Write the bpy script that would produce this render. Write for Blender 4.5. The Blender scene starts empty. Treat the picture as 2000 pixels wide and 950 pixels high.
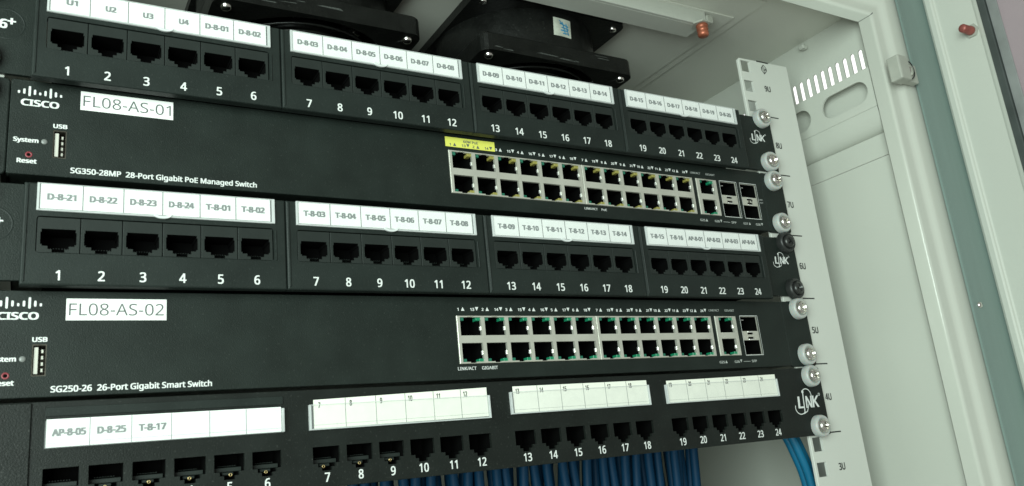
import bpy, bmesh, math, random
from mathutils import Vector, Matrix
from mathutils.geometry import tessellate_polygon
random.seed(7)
S = 0.001                       # everything below is written in millimetres
U = 44.45
scene = bpy.context.scene
COL = scene.collection

# ------------------------------------------------------------------ camera
cam_d = bpy.data.cameras.new('Camera'); cam = bpy.data.objects.new('Camera', cam_d); COL.objects.link(cam)
cam.location = (-209.084*S, -367.405*S, 134.321*S)
cam.rotation_euler = (1.8338, 0.0996, -0.5220)
cam_d.sensor_width = 36.0; cam_d.lens = 1601.3/2000*36
cam_d.clip_start = 0.01; cam_d.clip_end = 50
cam_d.dof.use_dof = True; cam_d.dof.focus_distance = 0.47; cam_d.dof.aperture_fstop = 26
scene.camera = cam

# ------------------------------------------------------------------ light
world = bpy.data.worlds.new('World'); scene.world = world; world.use_nodes = True
bg = world.node_tree.nodes['Background']
bg.inputs['Color'].default_value = (0.97, 1.0, 0.905, 1); bg.inputs['Strength'].default_value = 0.31
def area(name, loc, target, size, power, col):
    d = bpy.data.lights.new(name, 'AREA'); d.energy = power; d.size = size; d.color = col
    o = bpy.data.objects.new(name, d); COL.objects.link(o); o.location = Vector(loc)*S
    o.rotation_euler = (Vector(target)-Vector(loc)).to_track_quat('-Z', 'Y').to_euler(); return o
area('room_lamp', (-640, -640, 235), (-120, 0, 230), 0.6, 13, (0.84, 1.0, 0.925))
scene.view_settings.view_transform = 'Standard'; scene.view_settings.look = 'None'
scene.view_settings.exposure = 0.0; scene.view_settings.gamma = 1.0
scene.render.engine = 'CYCLES'

# ------------------------------------------------------------------ materials
def mat(name, col, rough=0.5, metal=0.0, var=0.12, vscale=60, bump=0.0, bscale=1500, spec=0.5, dust=0.0, dustcol=(0.35,0.37,0.34), trans=0.0, sss=0.0, streak=False):
    m = bpy.data.materials.new(name); m.use_nodes = True
    nt = m.node_tree; N = nt.nodes; L = nt.links; b = N['Principled BSDF']
    b.inputs['Roughness'].default_value = rough; b.inputs['Metallic'].default_value = metal
    b.inputs['Specular IOR Level'].default_value = spec
    if trans: b.inputs['Transmission Weight'].default_value = trans
    if sss:
        b.inputs['Subsurface Weight'].default_value = sss; b.inputs['Subsurface Scale'].default_value = 0.002
    tc = N.new('ShaderNodeTexCoord'); mp = N.new('ShaderNodeMapping'); L.new(tc.outputs['Object'], mp.inputs['Vector'])
    if streak: mp.inputs['Scale'].default_value = (1, 1, 0.08)
    n = N.new('ShaderNodeTexNoise'); n.inputs['Scale'].default_value = vscale; n.inputs['Detail'].default_value = 5
    L.new(mp.outputs['Vector'], n.inputs['Vector'])
    r = N.new('ShaderNodeValToRGB'); c = Vector(col)
    r.color_ramp.elements[0].position = 0.3; r.color_ramp.elements[1].position = 0.7
    r.color_ramp.elements[0].color = (*(c*(1-var)), 1); r.color_ramp.elements[1].color = (*[min(1, v) for v in c*(1+var)], 1)
    L.new(n.outputs['Fac'], r.inputs['Fac']); out = r.outputs['Color']
    if dust:
        n2 = N.new('ShaderNodeTexNoise'); n2.inputs['Scale'].default_value = 900; n2.inputs['Detail'].default_value = 2
        L.new(tc.outputs['Object'], n2.inputs['Vector'])
        r2 = N.new('ShaderNodeValToRGB'); r2.color_ramp.elements[0].position = 0.62; r2.color_ramp.elements[1].position = 0.80
        r2.color_ramp.elements[1].color = (dust, dust, dust, 1)
        L.new(n2.outputs['Fac'], r2.inputs['Fac'])
        mx = N.new('ShaderNodeMix'); mx.data_type = 'RGBA'
        L.new(r2.outputs['Color'], mx.inputs[0]); L.new(out, mx.inputs[6]); mx.inputs[7].default_value = (*dustcol, 1)
        out = mx.outputs[2]
    L.new(out, b.inputs['Base Color'])
    rr = N.new('ShaderNodeMapRange'); rr.inputs['To Min'].default_value = max(0.02, rough-0.08); rr.inputs['To Max'].default_value = min(1, rough+0.08)
    L.new(n.outputs['Fac'], rr.inputs['Value']); L.new(rr.outputs['Result'], b.inputs['Roughness'])
    if bump:
        n3 = N.new('ShaderNodeTexNoise'); n3.inputs['Scale'].default_value = bscale; n3.inputs['Detail'].default_value = 3
        L.new(tc.outputs['Object'], n3.inputs['Vector'])
        bp = N.new('ShaderNodeBump'); bp.inputs['Strength'].default_value = bump; bp.inputs['Distance'].default_value = 0.0004
        L.new(n3.outputs['Fac'], bp.inputs['Height']); L.new(bp.outputs['Normal'], b.inputs['Normal'])
    return m
def clear_mat(name, fac, col, rough):
    m = bpy.data.materials.new(name); m.use_nodes = True; nt = m.node_tree; N = nt.nodes; L = nt.links
    b = N['Principled BSDF']; b.inputs['Base Color'].default_value = (*col, 1); b.inputs['Roughness'].default_value = rough
    t = N.new('ShaderNodeBsdfTransparent'); mx = N.new('ShaderNodeMixShader')
    tc = N.new('ShaderNodeTexCoord'); n = N.new('ShaderNodeTexNoise'); n.inputs['Scale'].default_value = 120
    L.new(tc.outputs['Object'], n.inputs['Vector'])
    mr = N.new('ShaderNodeMapRange'); mr.inputs['To Min'].default_value = fac*0.7; mr.inputs['To Max'].default_value = fac*1.3
    L.new(n.outputs['Fac'], mr.inputs['Value']); L.new(mr.outputs['Result'], mx.inputs['Fac'])
    L.new(t.outputs['BSDF'], mx.inputs[1]); L.new(b.outputs['BSDF'], mx.inputs[2])
    L.new(mx.outputs['Shader'], N['Material Output'].inputs['Surface']); return m
M = {}
M['plastic']  = mat('black_moulded_plastic', (0.0140, 0.0195, 0.0172), 0.46, var=0.15, bump=0.25, bscale=2200, dust=0.05, spec=0.24)
M['jack']     = mat('black_jack_plastic', (0.0195, 0.0250, 0.0225), 0.48, var=0.12, bump=0.2, bscale=2200, spec=0.24)
M['cavity']   = mat('jack_cavity_black', (0.0012, 0.0012, 0.0012), 0.8, var=0.2, spec=0.08)
M['steel_bk'] = mat('black_powder_coat', (0.0125, 0.0178, 0.0152), 0.46, var=0.15, bump=0.35, bscale=1800, dust=0.06, spec=0.24)
M['panel_c']  = mat('black_painted_steel', (0.0100, 0.0130, 0.0112), 0.44, var=0.18, bump=0.3, bscale=1600, dust=0.10, spec=0.24)
M['paper']    = mat('white_label_paper', (0.85, 0.86, 0.84), 0.75, var=0.015, vscale=200, bump=0.05)
M['paper_c']  = mat('ivory_label_paper', (0.86, 0.86, 0.77), 0.75, var=0.02, vscale=200, bump=0.05)
M['sticker']  = mat('white_glossy_sticker', (0.86, 0.87, 0.84), 0.4, var=0.01)
M['yellow']   = mat('yellow_sticker', (0.72, 0.72, 0.13), 0.5, var=0.03)
M['ink']      = mat('dark_ink', (0.10, 0.11, 0.11), 0.7, var=0.15, vscale=600)
M['ink_bk']   = mat('black_ink', (0.02, 0.021, 0.02), 0.6, var=0.1, vscale=600)
M['ink_line'] = mat('grey_print_line', (0.075, 0.08, 0.08), 0.7, var=0.1)
M['ink_soft'] = mat('grey_print_ink', (0.13, 0.145, 0.145), 0.7, var=0.25, vscale=900)
M['white']    = mat('white_silkscreen', (0.70, 0.72, 0.70), 0.6, var=0.05, vscale=500)
M['grey_scr'] = mat('grey_silkscreen', (0.42, 0.44, 0.42), 0.6, var=0.08, vscale=500)
M['clear']    = clear_mat('clear_label_cover', 0.10, (0.75, 0.78, 0.77), 0.18)
M['clear_rim']= clear_mat('clear_plastic_rim', 0.5, (0.80, 0.83, 0.82), 0.2)
M['tab_clear']= clear_mat('milky_plastic_tab', 0.8, (0.82, 0.85, 0.84), 0.25)
M['tin']      = mat('tinned_shield_metal', (0.66, 0.66, 0.58), 0.38, metal=0.55, var=0.06, vscale=90, bump=0.1)
M['tab']      = mat('bright_spring_metal', (0.85, 0.85, 0.82), 0.25, metal=0.6, var=0.03)
M['led_g']    = mat('green_led_lens', (0.012, 0.22, 0.11), 0.25, var=0.15)
M['led_gd']   = mat('dark_green_led_lens', (0.02, 0.15, 0.095), 0.3, var=0.15)
M['led_y']    = mat('yellow_led_lens', (0.30, 0.27, 0.07), 0.3, var=0.12)
M['led_o']    = mat('clear_grey_led_lens', (0.20, 0.21, 0.20), 0.3, var=0.1)
M['red']      = mat('red_button_plastic', (0.24, 0.035, 0.045), 0.4, var=0.1)
M['usb_w']    = mat('usb_tongue', (0.55, 0.54, 0.48), 0.5, var=0.05)
M['usb_m']    = mat('usb_shell_metal', (0.10, 0.092, 0.075), 0.35, metal=0.7, var=0.2, vscale=300)
M['nylon']    = mat('milky_nylon_washer', (0.44, 0.46, 0.44), 0.36, var=0.04, sss=0.25)
M['nylon_bk'] = mat('black_nylon_washer', (0.022, 0.024, 0.023), 0.4, var=0.1)
M['zinc']     = mat('zinc_screw_steel', (0.72, 0.70, 0.66), 0.22, metal=1.0, var=0.08, vscale=400)
M['blk_scr']  = mat('black_oxide_screw', (0.05, 0.052, 0.05), 0.3, metal=0.6, var=0.1)
M['rail']     = mat('white_powder_coat_rail', (0.615, 0.63, 0.58), 0.5, var=0.02, vscale=15, bump=0.12, bscale=900)
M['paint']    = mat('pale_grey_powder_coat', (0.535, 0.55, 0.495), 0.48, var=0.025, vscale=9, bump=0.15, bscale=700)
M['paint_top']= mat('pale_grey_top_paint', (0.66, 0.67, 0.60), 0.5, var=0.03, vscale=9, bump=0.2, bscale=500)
M['frame']    = mat('pale_grey_gloss_frame', (0.57, 0.585, 0.525), 0.17, var=0.02, vscale=9, bump=0.06, bscale=600)
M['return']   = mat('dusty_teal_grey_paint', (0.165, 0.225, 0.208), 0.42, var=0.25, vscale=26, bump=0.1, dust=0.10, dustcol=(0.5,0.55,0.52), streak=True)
M['gasket']   = mat('dark_rubber_gasket', (0.05, 0.06, 0.057), 0.55, var=0.15)
M['edge_shade']  = mat('grey_edge_shade', (0.22, 0.23, 0.225), 0.5, var=0.15)  # shadow tone for the strip beside the door glass
M['fan']      = mat('black_fan_casting', (0.0075, 0.008, 0.0072), 0.34, var=0.3, vscale=80, bump=0.5, bscale=400, dust=0.06, spec=0.3)
M['blade']    = mat('black_fan_blade', (0.006, 0.006, 0.006), 0.3, var=0.1)
M['rub']      = mat('chalky_rub_mark', (0.055, 0.060, 0.055), 0.6, var=0.4, vscale=900)
M['rear_grey']     = mat('dull_grey_rear_sheet', (0.34, 0.35, 0.31), 0.6, var=0.06, vscale=12, bump=0.1)  # even grey, darker than the side and top paint
M['copper']   = mat('copper_red_bolt', (0.42, 0.13, 0.075), 0.38, metal=0.45, var=0.15, vscale=200)
M['redbolt']  = mat('dull_red_bolt', (0.30, 0.085, 0.07), 0.4, metal=0.3, var=0.15, vscale=200)
M['brass']    = mat('brass_ring', (0.62, 0.47, 0.22), 0.3, metal=0.8, var=0.1)
M['hinge']    = mat('grey_cast_hinge', (0.40, 0.41, 0.36), 0.45, var=0.08, bump=0.2, bscale=800)
M['cable']    = mat('blue_pvc_cable', (0.002, 0.034, 0.082), 0.55, spec=0.2, var=0.12, vscale=40)
M['cable2']   = mat('bright_blue_pvc_cable', (0.005, 0.125, 0.235), 0.4, var=0.12, vscale=40)
M['glass']    = clear_mat('door_glass', 0.12, (0.55, 0.52, 0.53), 0.05)
M['wall']     = mat('lilac_room_wall', (0.50, 0.40, 0.44), 0.85, var=0.06, vscale=4, bump=0.3, bscale=60)

def holo_mat():
    m = mat('hologram_sticker', (0.50, 0.52, 0.45), 0.3, var=0.25, vscale=140); return m
M['holo'] = holo_mat()
M['holo_blue'] = mat('hologram_blue_print', (0.03, 0.22, 0.40), 0.3, var=0.3, vscale=200)

# ------------------------------------------------------------------ mesh helpers (mm in, metres out)
class MB:
    def __init__(s): s.bm = bmesh.new()
    def face(s, pts, smooth=False):
        try: f = s.bm.faces.new([s.bm.verts.new(p) for p in pts]); f.smooth = smooth; return f
        except ValueError: return None
    def box(s, x0, x1, y0, y1, z0, z1, bev=0.0, seg=1):
        r = bmesh.ops.create_cube(s.bm, size=1.0); vs = r['verts']
        bmesh.ops.scale(s.bm, vec=(x1-x0, y1-y0, z1-z0), verts=vs)
        bmesh.ops.translate(s.bm, vec=((x0+x1)/2, (y0+y1)/2, (z0+z1)/2), verts=vs)
        if bev:
            es = list({e for v in vs for e in v.link_edges})
            bmesh.ops.bevel(s.bm, geom=es, offset=bev, segments=seg, affect='EDGES', profile=0.5)
        return s
    def loops(s, rings, closed=True, smooth=False, cap0=False, cap1=False):
        V = [[s.bm.verts.new(p) for p in r] for r in rings]; n = len(rings[0])
        for a, b in zip(V, V[1:]):
            for i in range(n if closed else n-1):
                j = (i+1) % n
                f = s.bm.faces.new((a[i], a[j], b[j], b[i])); f.smooth = smooth
        if cap0: s.bm.faces.new(V[0])
        if cap1: s.bm.faces.new(V[-1])
        return s
    def sheet(s, outer, holes, y):
        """planar polygon with holes facing -Y"""
        polys = [[Vector((a, b, 0)) for a, b in outer]] + [[Vector((a, b, 0)) for a, b in h] for h in holes]
        flat = [v for p in polys for v in p]; V = [s.bm.verts.new((v.x, y, v.y)) for v in flat]
        for t in tessellate_polygon(polys):
            try: s.bm.faces.new([V[i] for i in t])
            except ValueError: pass
        return s
    def plate(s, outer, holes, y0, y1, bev=0.0, hdepth=None, cap=False, back=False):
        """a plate whose front (towards -Y) is at y0; hole walls run to y0+hdepth"""
        inner = inset(outer, bev) if bev else outer
        s.sheet(inner, holes, y0)
        if bev:
            s.loops([[(a, y0, b) for a, b in inner], [(a, y0+bev*0.35, b) for a, b in inset(outer, bev*0.35)], [(a, y0+bev, b) for a, b in outer]])
        s.loops([[(a, y0+bev, b) for a, b in outer], [(a, y1, b) for a, b in outer]])
        hd = (y1-y0) if hdepth is None else hdepth
        for h in holes:
            s.loops([[(a, y0, b) for a, b in h], [(a, y0+hd, b) for a, b in h]])
            if cap: s.sheet(h, [], y0+hd)
        if back: s.sheet(outer, holes, y1)
        return s
    def lathe(s, prof, n=20, axis='Y', c=(0, 0, 0), smooth=True, cap0=False, cap1=False):
        rings = []
        for r, h in prof:
            ring = []
            for i in range(n):
                a = 2*math.pi*i/n; u, v = r*math.cos(a), r*math.sin(a)
                ring.append({'Y': (c[0]+u, c[1]+h, c[2]+v), 'Z': (c[0]+u, c[1]+v, c[2]+h), 'X': (c[0]+h, c[1]+u, c[2]+v)}[axis])
            rings.append(ring)
        return s.loops(rings, smooth=smooth, cap0=cap0, cap1=cap1)
    def tube(s, pts, r, n=8, cap=True):
        pts = [Vector(p) for p in pts]; rings = []; prev = None
        for i, p in enumerate(pts):
            t = (pts[min(i+1, len(pts)-1)]-pts[max(i-1, 0)]).normalized()
            a = prev if prev is not None else (Vector((0, 1, 0)) if abs(t.y) < 0.9 else Vector((1, 0, 0)))
            a = (a - t*a.dot(t)).normalized(); prev = a; b = t.cross(a)
            rings.append([p+(a*math.cos(2*math.pi*k/n)+b*math.sin(2*math.pi*k/n))*r for k in range(n)])
        return s.loops(rings, smooth=True, cap0=cap, cap1=cap)
    def mesh(s, name, m):
        bmesh.ops.recalc_face_normals(s.bm, faces=s.bm.faces)
        bmesh.ops.scale(s.bm, vec=(S, S, S), verts=s.bm.verts)
        me = bpy.data.meshes.new(name); s.bm.to_mesh(me); s.bm.free()
        for x in (m if isinstance(m, (list, tuple)) else [m]): me.materials.append(M[x])
        return me
    def build(s, name, m, parent=None, loc=(0, 0, 0)): return put(name, s.mesh(name, m), parent, loc)
def put(name, me, parent=None, loc=(0, 0, 0), rot=None):
    o = bpy.data.objects.new(name, me); COL.objects.link(o); o.location = Vector(loc)*S
    if rot: o.rotation_euler = rot
    if parent: o.parent = parent
    return o
def thing(name, label, cat, loc=(0, 0, 0), group=None):
    o = bpy.data.objects.new(name, None); COL.objects.link(o); o.location = Vector(loc)*S; o.empty_display_size = 0.02
    o['label'] = label; o['category'] = cat
    if group: o['group'] = group
    return o
def inset(poly, d):
    n = len(poly); A = sum(poly[i][0]*poly[(i+1) % n][1]-poly[(i+1) % n][0]*poly[i][1] for i in range(n)); sg = 1 if A > 0 else -1
    out = []
    for i in range(n):
        p0, p1, p2 = Vector(poly[i-1]), Vector(poly[i]), Vector(poly[(i+1) % n])
        e1, e2 = (p1-p0).normalized(), (p2-p1).normalized()
        n1, n2 = Vector((-e1.y, e1.x))*sg, Vector((-e2.y, e2.x))*sg
        k = (n1+n2); k = k/max(0.3, (1+n1.dot(n2)))
        out.append(tuple(p1+k*d))
    return out
def rect(x0, x1, z0, z1): return [(x0, z0), (x1, z0), (x1, z1), (x0, z1)]
def rrect(x0, x1, z0, z1, r, n=4):
    P = []
    for cx, cz, a0 in ((x1-r, z0+r, -90), (x1-r, z1-r, 0), (x0+r, z1-r, 90), (x0+r, z0+r, 180)):
        for k in range(n+1):
            a = math.radians(a0+90*k/n); P.append((cx+r*math.cos(a), cz+r*math.sin(a)))
    return P
def circ(cx, cz, r, n=16): return [(cx+r*math.cos(2*math.pi*i/n), cz+r*math.sin(2*math.pi*i/n)) for i in range(n)]

# ------------------------------------------------------------------ lettering
_tc = {}
try:    # the sans-serif interface font that ships inside Blender; the built-in one otherwise
    import os
    FONT = bpy.data.fonts.load(os.path.join(bpy.utils.resource_path('LOCAL'), 'datafiles', 'fonts', 'NotoSansHebrew-Regular.woff2'))
except Exception:
    FONT = None
def text_polys(s, bold=0.0):
    """vertices/faces of a flat text, scaled so that cap height = 1, origin at baseline left"""
    key = s
    if key in _tc: return _tc[key]
    cu = bpy.data.curves.new('t', 'FONT'); cu.body = s; cu.size = 1.0; cu.resolution_u = 3
    cu.fill_mode = 'FRONT'
    if FONT: cu.font = FONT
    ob = bpy.data.objects.new('t', cu); COL.objects.link(ob)
    bpy.context.view_layer.update()
    dg = bpy.context.evaluated_depsgraph_get()
    me = bpy.data.meshes.new_from_object(ob.evaluated_get(dg), depsgraph=dg)
    V = [v.co.copy() for v in me.vertices]; F = [tuple(p.vertices) for p in me.polygons]
    bpy.data.objects.remove(ob); bpy.data.curves.remove(cu); bpy.data.meshes.remove(me)
    _tc[key] = (V, F); return V, F
CAP = None
_tm = {}
def text(s, x, z, h, y, m, parent, w=None, align='C', bold=0.0, name='lettering', sx=1.0, slant=0.0):
    """flat printed text; z is the baseline, h the cap height, w forces the width"""
    global CAP
    if CAP is None:
        V, F = text_polys('H'); CAP = max(v.y for v in V)
    key = (s, h, w, align, bold, m, sx, slant)
    if key not in _tm:
        V, F = text_polys(s, bold)
        k = h/CAP; x0, x1 = min(v.x for v in V), max(v.x for v in V)
        kx = k*sx if w is None else w/(x1-x0)
        off = {'C': (x0+x1)/2, 'L': x0, 'R': x1}[align]
        me = bpy.data.meshes.new('lettering'); VV, FF = [], []
        d = max(0.0, bold)*1.25            # weight: shifted copies, each a hair's breadth in front of the last
        sh = [(0, 0)] if d < 0.004 else ([(-d, 0), (d, 0)] if d < 0.015 else [(-d, -d*.5), (d, d*.5), (-d, d*.5), (d, -d*.5), (0, 0)])
        for n, (du, dv) in enumerate(sh):
            k0 = len(VV)
            VV += [((v.x-off+du)*kx*S + v.y*k*slant*S, -n*0.000002, (v.y+dv)*k*S) for v in V]
            FF += [tuple(i+k0 for i in f) for f in F]
        me.from_pydata(VV, [], FF)
        me.materials.append(M[m]); _tm[key] = me
    return put(name, _tm[key], parent, (x, y, z))
def flat(polys, y, m, parent, name):
    b = MB()
    for p in polys: b.sheet(p, [], y)
    return b.build(name, m, parent)
def tri(x, z, s, up): return [(x-s/2, z), (x+s/2, z), (x, z+s)] if up else [(x-s/2, z+s), (x, z), (x+s/2, z+s)]
def stroke(pts, w):
    """ribbon polygons along a 2D polyline"""
    out = []
    for a, b in zip(pts, pts[1:]):
        a, b = Vector(a), Vector(b); d = (b-a); d = d/max(1e-6, d.length); n = Vector((-d.y, d.x))*w/2; e = d*w*0.25
        out.append([tuple(a-n-e), tuple(b-n+e), tuple(b+n+e), tuple(a+n-e)])
    return out
def arc(cx, cz, rx, rz, a0, a1, n=10, tilt=0):
    P = []
    for i in range(n+1):
        a = math.radians(a0+(a1-a0)*i/n); u, v = rx*math.cos(a), rz*math.sin(a); t = math.radians(tilt)
        P.append((cx+u*math.cos(t)-v*math.sin(t), cz+u*math.sin(t)+v*math.cos(t)))
    return P

# ================================================================== STRUCTURE: the room wall
wb = MB(); wb.box(1300, 1400, -2500, 470, -900, 2200)
w_ = wb.build('room_wall', 'wall'); w_['kind'] = 'structure'; w_['label'] = 'plain lilac grey room wall beyond the open door'

# glowing panel added outside the cabinet so that its vent slots show white
pm = bpy.data.materials.new('slot_glow'); pm.use_nodes = True; _n = pm.node_tree.nodes
_n['Principled BSDF'].inputs['Emission Color'].default_value = (1.0, 0.98, 0.97, 1); _n['Principled BSDF'].inputs['Emission Strength'].default_value = 1.2
_t = _n.new('ShaderNodeTexNoise'); _t.inputs['Scale'].default_value = 3; _r = _n.new('ShaderNodeValToRGB'); _r.color_ramp.elements[0].color = (.8, .8, .8, 1); _r.color_ramp.elements[1].color = (.9, .9, .9, 1)
pm.node_tree.links.new(_t.outputs['Fac'], _r.inputs['Fac']); pm.node_tree.links.new(_r.outputs['Color'], _n['Principled BSDF'].inputs['Base Color'])
M['lit'] = pm
pl = thing('slot_glow_panel', 'added glowing white panel seen only through the side vent slots', 'light', (1110, 600, 810))
b = MB(); b.box(-200, 200, -8, 8, -150, 150, 2); b.build('glow_sheet', 'lit', pl)
b = MB(); b.box(-206, 206, 8.2, 30, -156, 156, 2); b.build('housing', 'frame', pl)  # plain backing for the added glow panel
# ================================================================== CABINET
XW, ZC, ZB, YB = 313.0, 434.0, -18.0, 400.0
cab = thing('rack_cabinet', 'pale grey steel wall cabinet that houses the network equipment', 'cabinet', (0, 0, ZB))
def cz(z): return z-ZB
YF = -44.0
# front frame: a profile swept around the opening with mitred corners
prof = [(12, -43), (0, -43.5), (0, -44.0), (0, -52.4), (0.1, -53.4), (0.6, -54.6), (1.6, -55.0), (2.2, -55.05), (6.0, -55.1), (7.4, -55.3), (8.8, -55.9), (10.2, -57.3), (11.2, -58.7), (12.2, -59.5), (13.4, -59.75), (14.2, -59.75), (26, -59.4), (27, -59.3), (27, -40)]
b = MB(); rings = []
for d, y in prof:
    X, zt, zb = 303+d, 419+d, 0-d
    rings.append([(-X, y, cz(zb)), (X, y, cz(zb)), (X, y, cz(zt)), (-X, y, cz(zt))])
b.loops(rings)
for f in b.bm.faces: f.smooth = True
b.bm.edges.ensure_lookup_table()
for e in b.bm.edges:
    if len(e.link_faces) == 2 and e.calc_face_angle(0) > math.radians(50): e.smooth = False
fr = b.build('front_frame', 'frame', cab)
b = MB()
for sx in (-1, 1):       # the mitre joints of the top corners
    b.loops([[(sx*(303+d-0.35), y-0.12, cz(419+d)+0.1) for d, y in prof[1:7]], [(sx*(303+d+0.1), y-0.12, cz(419+d)-0.35) for d, y in prof[1:7]]], closed=False)
b.build('mitre_joint', 'gasket', fr)
# side panels (outer skin, with louvre slots), in two boards with a seam between
slots = []
for i in range(14):
    y = 29.5-6.94*i + 0.0
    slots.append((y-1.75, y+1.75))
for i in range(1, 28):
    y = 29.5+6.94*i; slots.append((y-1.75, y+1.75))
ZSEAM = 319.5
for sx in (-1, 1):
    b = MB()
    def side_sheet(outer, holes, X, thick):
        # drawn in the (y,z) plane then turned to face the inside
        n0 = len(b.bm.verts)
        b.plate(outer, holes, X, X+thick)
        b.bm.verts.ensure_lookup_table()
        for v in list(b.bm.verts)[n0:]:
            u, h, z = v.co.x, v.co.y, v.co.z; v.co = Vector((sx*h, u, z))
    hs = []
    for y0, y1 in slots:
        if y1 < YB-20 and y0 > YF+4: hs.append([(y0, cz(386)), (y1, cz(386)), (y1, cz(402)), (y1-0.6, cz(403.2)), ((y0+y1)/2, cz(403.8)), (y0+0.6, cz(403.2)), (y0, cz(402))])
    side_sheet(rect(YF, YB, cz(ZSEAM), cz(ZC)), hs, XW, 1.2)
    b.build('side_panel', 'paint', cab)
    b = MB(); side_sheet(rect(YF, YB, cz(ZB), cz(ZSEAM-0.7)), [], XW-0.8, 1.2)
    b.build('side_panel', 'paint', cab)
    # cross rail with oblong holes on the inside of the side panel
    def obl(y0, y1, z, r):
        return [(y1-r+r*math.cos(math.radians(a)), z+r*math.sin(math.radians(a))) for a in range(-90, 91, 15)] + [(y0+r+r*math.cos(math.radians(a)), z+r*math.sin(math.radians(a))) for a in range(90, 271, 15)]
    b = MB()
    hs = [obl(-38.8+51.2*i, 1.3+51.2*i, cz(367.8), 8.6) for i in range(8)]
    side_sheet(rect(YF+1, YB, cz(353), cz(383.2)), hs, 303, 1.5)
    n0 = len(b.bm.verts)
    b.loops([[(yy, 303.2+9.6*(1-math.cos(math.radians(q_))), cz(352.9-17*math.sin(math.radians(q_)))) for yy in (YF+1, YB)] for q_ in range(0, 91, 10)], closed=False, smooth=True)
    for v in list(b.bm.verts)[n0:]:
        u, h, z = v.co.x, v.co.y, v.co.z; v.co = Vector((sx*h, u, z))
    b.build('cross_rail', 'paint', cab)
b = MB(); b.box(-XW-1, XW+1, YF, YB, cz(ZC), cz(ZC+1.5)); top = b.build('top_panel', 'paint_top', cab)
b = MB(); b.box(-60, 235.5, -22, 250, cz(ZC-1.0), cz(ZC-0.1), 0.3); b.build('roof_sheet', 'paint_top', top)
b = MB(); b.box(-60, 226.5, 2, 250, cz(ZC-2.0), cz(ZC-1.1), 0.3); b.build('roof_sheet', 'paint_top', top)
b = MB(); b.box(-XW-1, XW+1, YF, YB, cz(ZB-1.5), cz(ZB)); b.build('bottom_panel', 'paint', cab)
b = MB(); b.box(-XW-1, XW+1, YB, YB+1.5, cz(ZB-1.5), cz(ZC+1.5)); b.build('rear_panel', 'rear_grey', cab)
# stiffener under the roof, copper earthing bolt at its end
b = MB(); b.box(-160, 199, 3.5, 6, cz(421), cz(ZC-1.2), 0.4); b.box(-160, 196, 6, 22, cz(421), cz(422.2), 0.2)
st = b.build('roof_stiffener', 'paint', cab)
b = MB(); b.lathe([(0.01, 0), (3.6, 0), (4.2, -0.8), (4.2, -2.4), (3.7, -3.2), (4.2, -4.0), (4.0, -5.2), (3.7, -5.8), (4.0, -6.6), (3.9, -8.6), (3.2, -9.4), (0.01, -9.4)], 14, 'Z', (193.5, 3.5, cz(420.8)))
b.build('earthing_bolt', 'copper', cab)
b = MB()
b.lathe([(0.01, 1.2), (7.0, 1.2), (7.0, 0.0), (0.01, 0.0)], 6, 'Z', (193.5, 4.5, cz(420.6)), smooth=False)
b.box(199.2, 205.5, 2.6, 8.0, cz(424.0), cz(430), 0.8)
b.build('earthing_nut', 'hinge', cab)
# small rivet-like clip where roof meets side panel
b = MB(); b.box(306, 312, 8, 13, cz(426), cz(429.5), 0.8); b.build('roof_clip', 'paint', cab)
# mounting rails
def rail_part(sx):
    b = MB(); hs = []
    for u in range(9):
        for dz in (6.6, 22.3, 37.9):
            z = u*U+dz; hs.append(rect(229.3-4.6, 229.3+4.6, cz(z-4.4), cz(z+4.4)))
    outer = [(222.6, cz(-8)), (273.6, cz(-8)), (273.6, cz(400.6)), (224.0, cz(399.6)), (222.6, cz(398))]
    if sx < 0:
        outer = [(-a, z) for a, z in outer]; hs = [[(-a, z) for a, z in h] for h in hs]
    b.plate(outer, hs, 2.2, 4.2, 0.35, back=True)
    x0, x1 = sorted((sx*271.6, sx*273.6)); b.box(x0, x1, 4.2, 42, cz(-8), cz(400))
    return b.build('mounting_rail', 'rail', cab)
rr_ = rail_part(1); rl_ = rail_part(-1)
for k in range(1, 9):
    flat([rect(241.5, 253.2, cz(k*U-0.42), cz(k*U+0.42))], 2.1, 'ink_bk', rr_, 'unit_mark')
for k in range(1, 10):
    text('%dU' % k, 247.7, cz((k-1)*U+20.6), 4.2, 2.1, 'ink_bk', rr_, w=5.6, bold=0.025)
flat([rect(241.2, 253.4, cz(8*U+43.7), cz(8*U+44.7))], 2.1, 'ink_bk', rr_, 'unit_mark')
zc8 = cz(8*U+38.4); q = 0.58
cube = [(247.9, zc8+3.7), (250.4, zc8+0.9), (250.2, zc8-1.0), (247.6, zc8-3.6), (245.3, zc8-0.8), (245.5, zc8+1.1), (247.9, zc8+3.7)]
cub2 = [(245.5, zc8+1.1), (247.7, zc8-0.9), (250.4, zc8+0.9)]; cub3 = [(247.7, zc8-0.9), (247.6, zc8-3.6)]
cub4 = [(246.6, zc8+2.3), (248.6, zc8+0.3), (250.3, zc8-1.0)]
flat(stroke(cube, q)+stroke(cub2, q)+stroke(cub3, q)+stroke(cub4, q), 2.1, 'ink_bk', rr_, 'cube_emblem')
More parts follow.
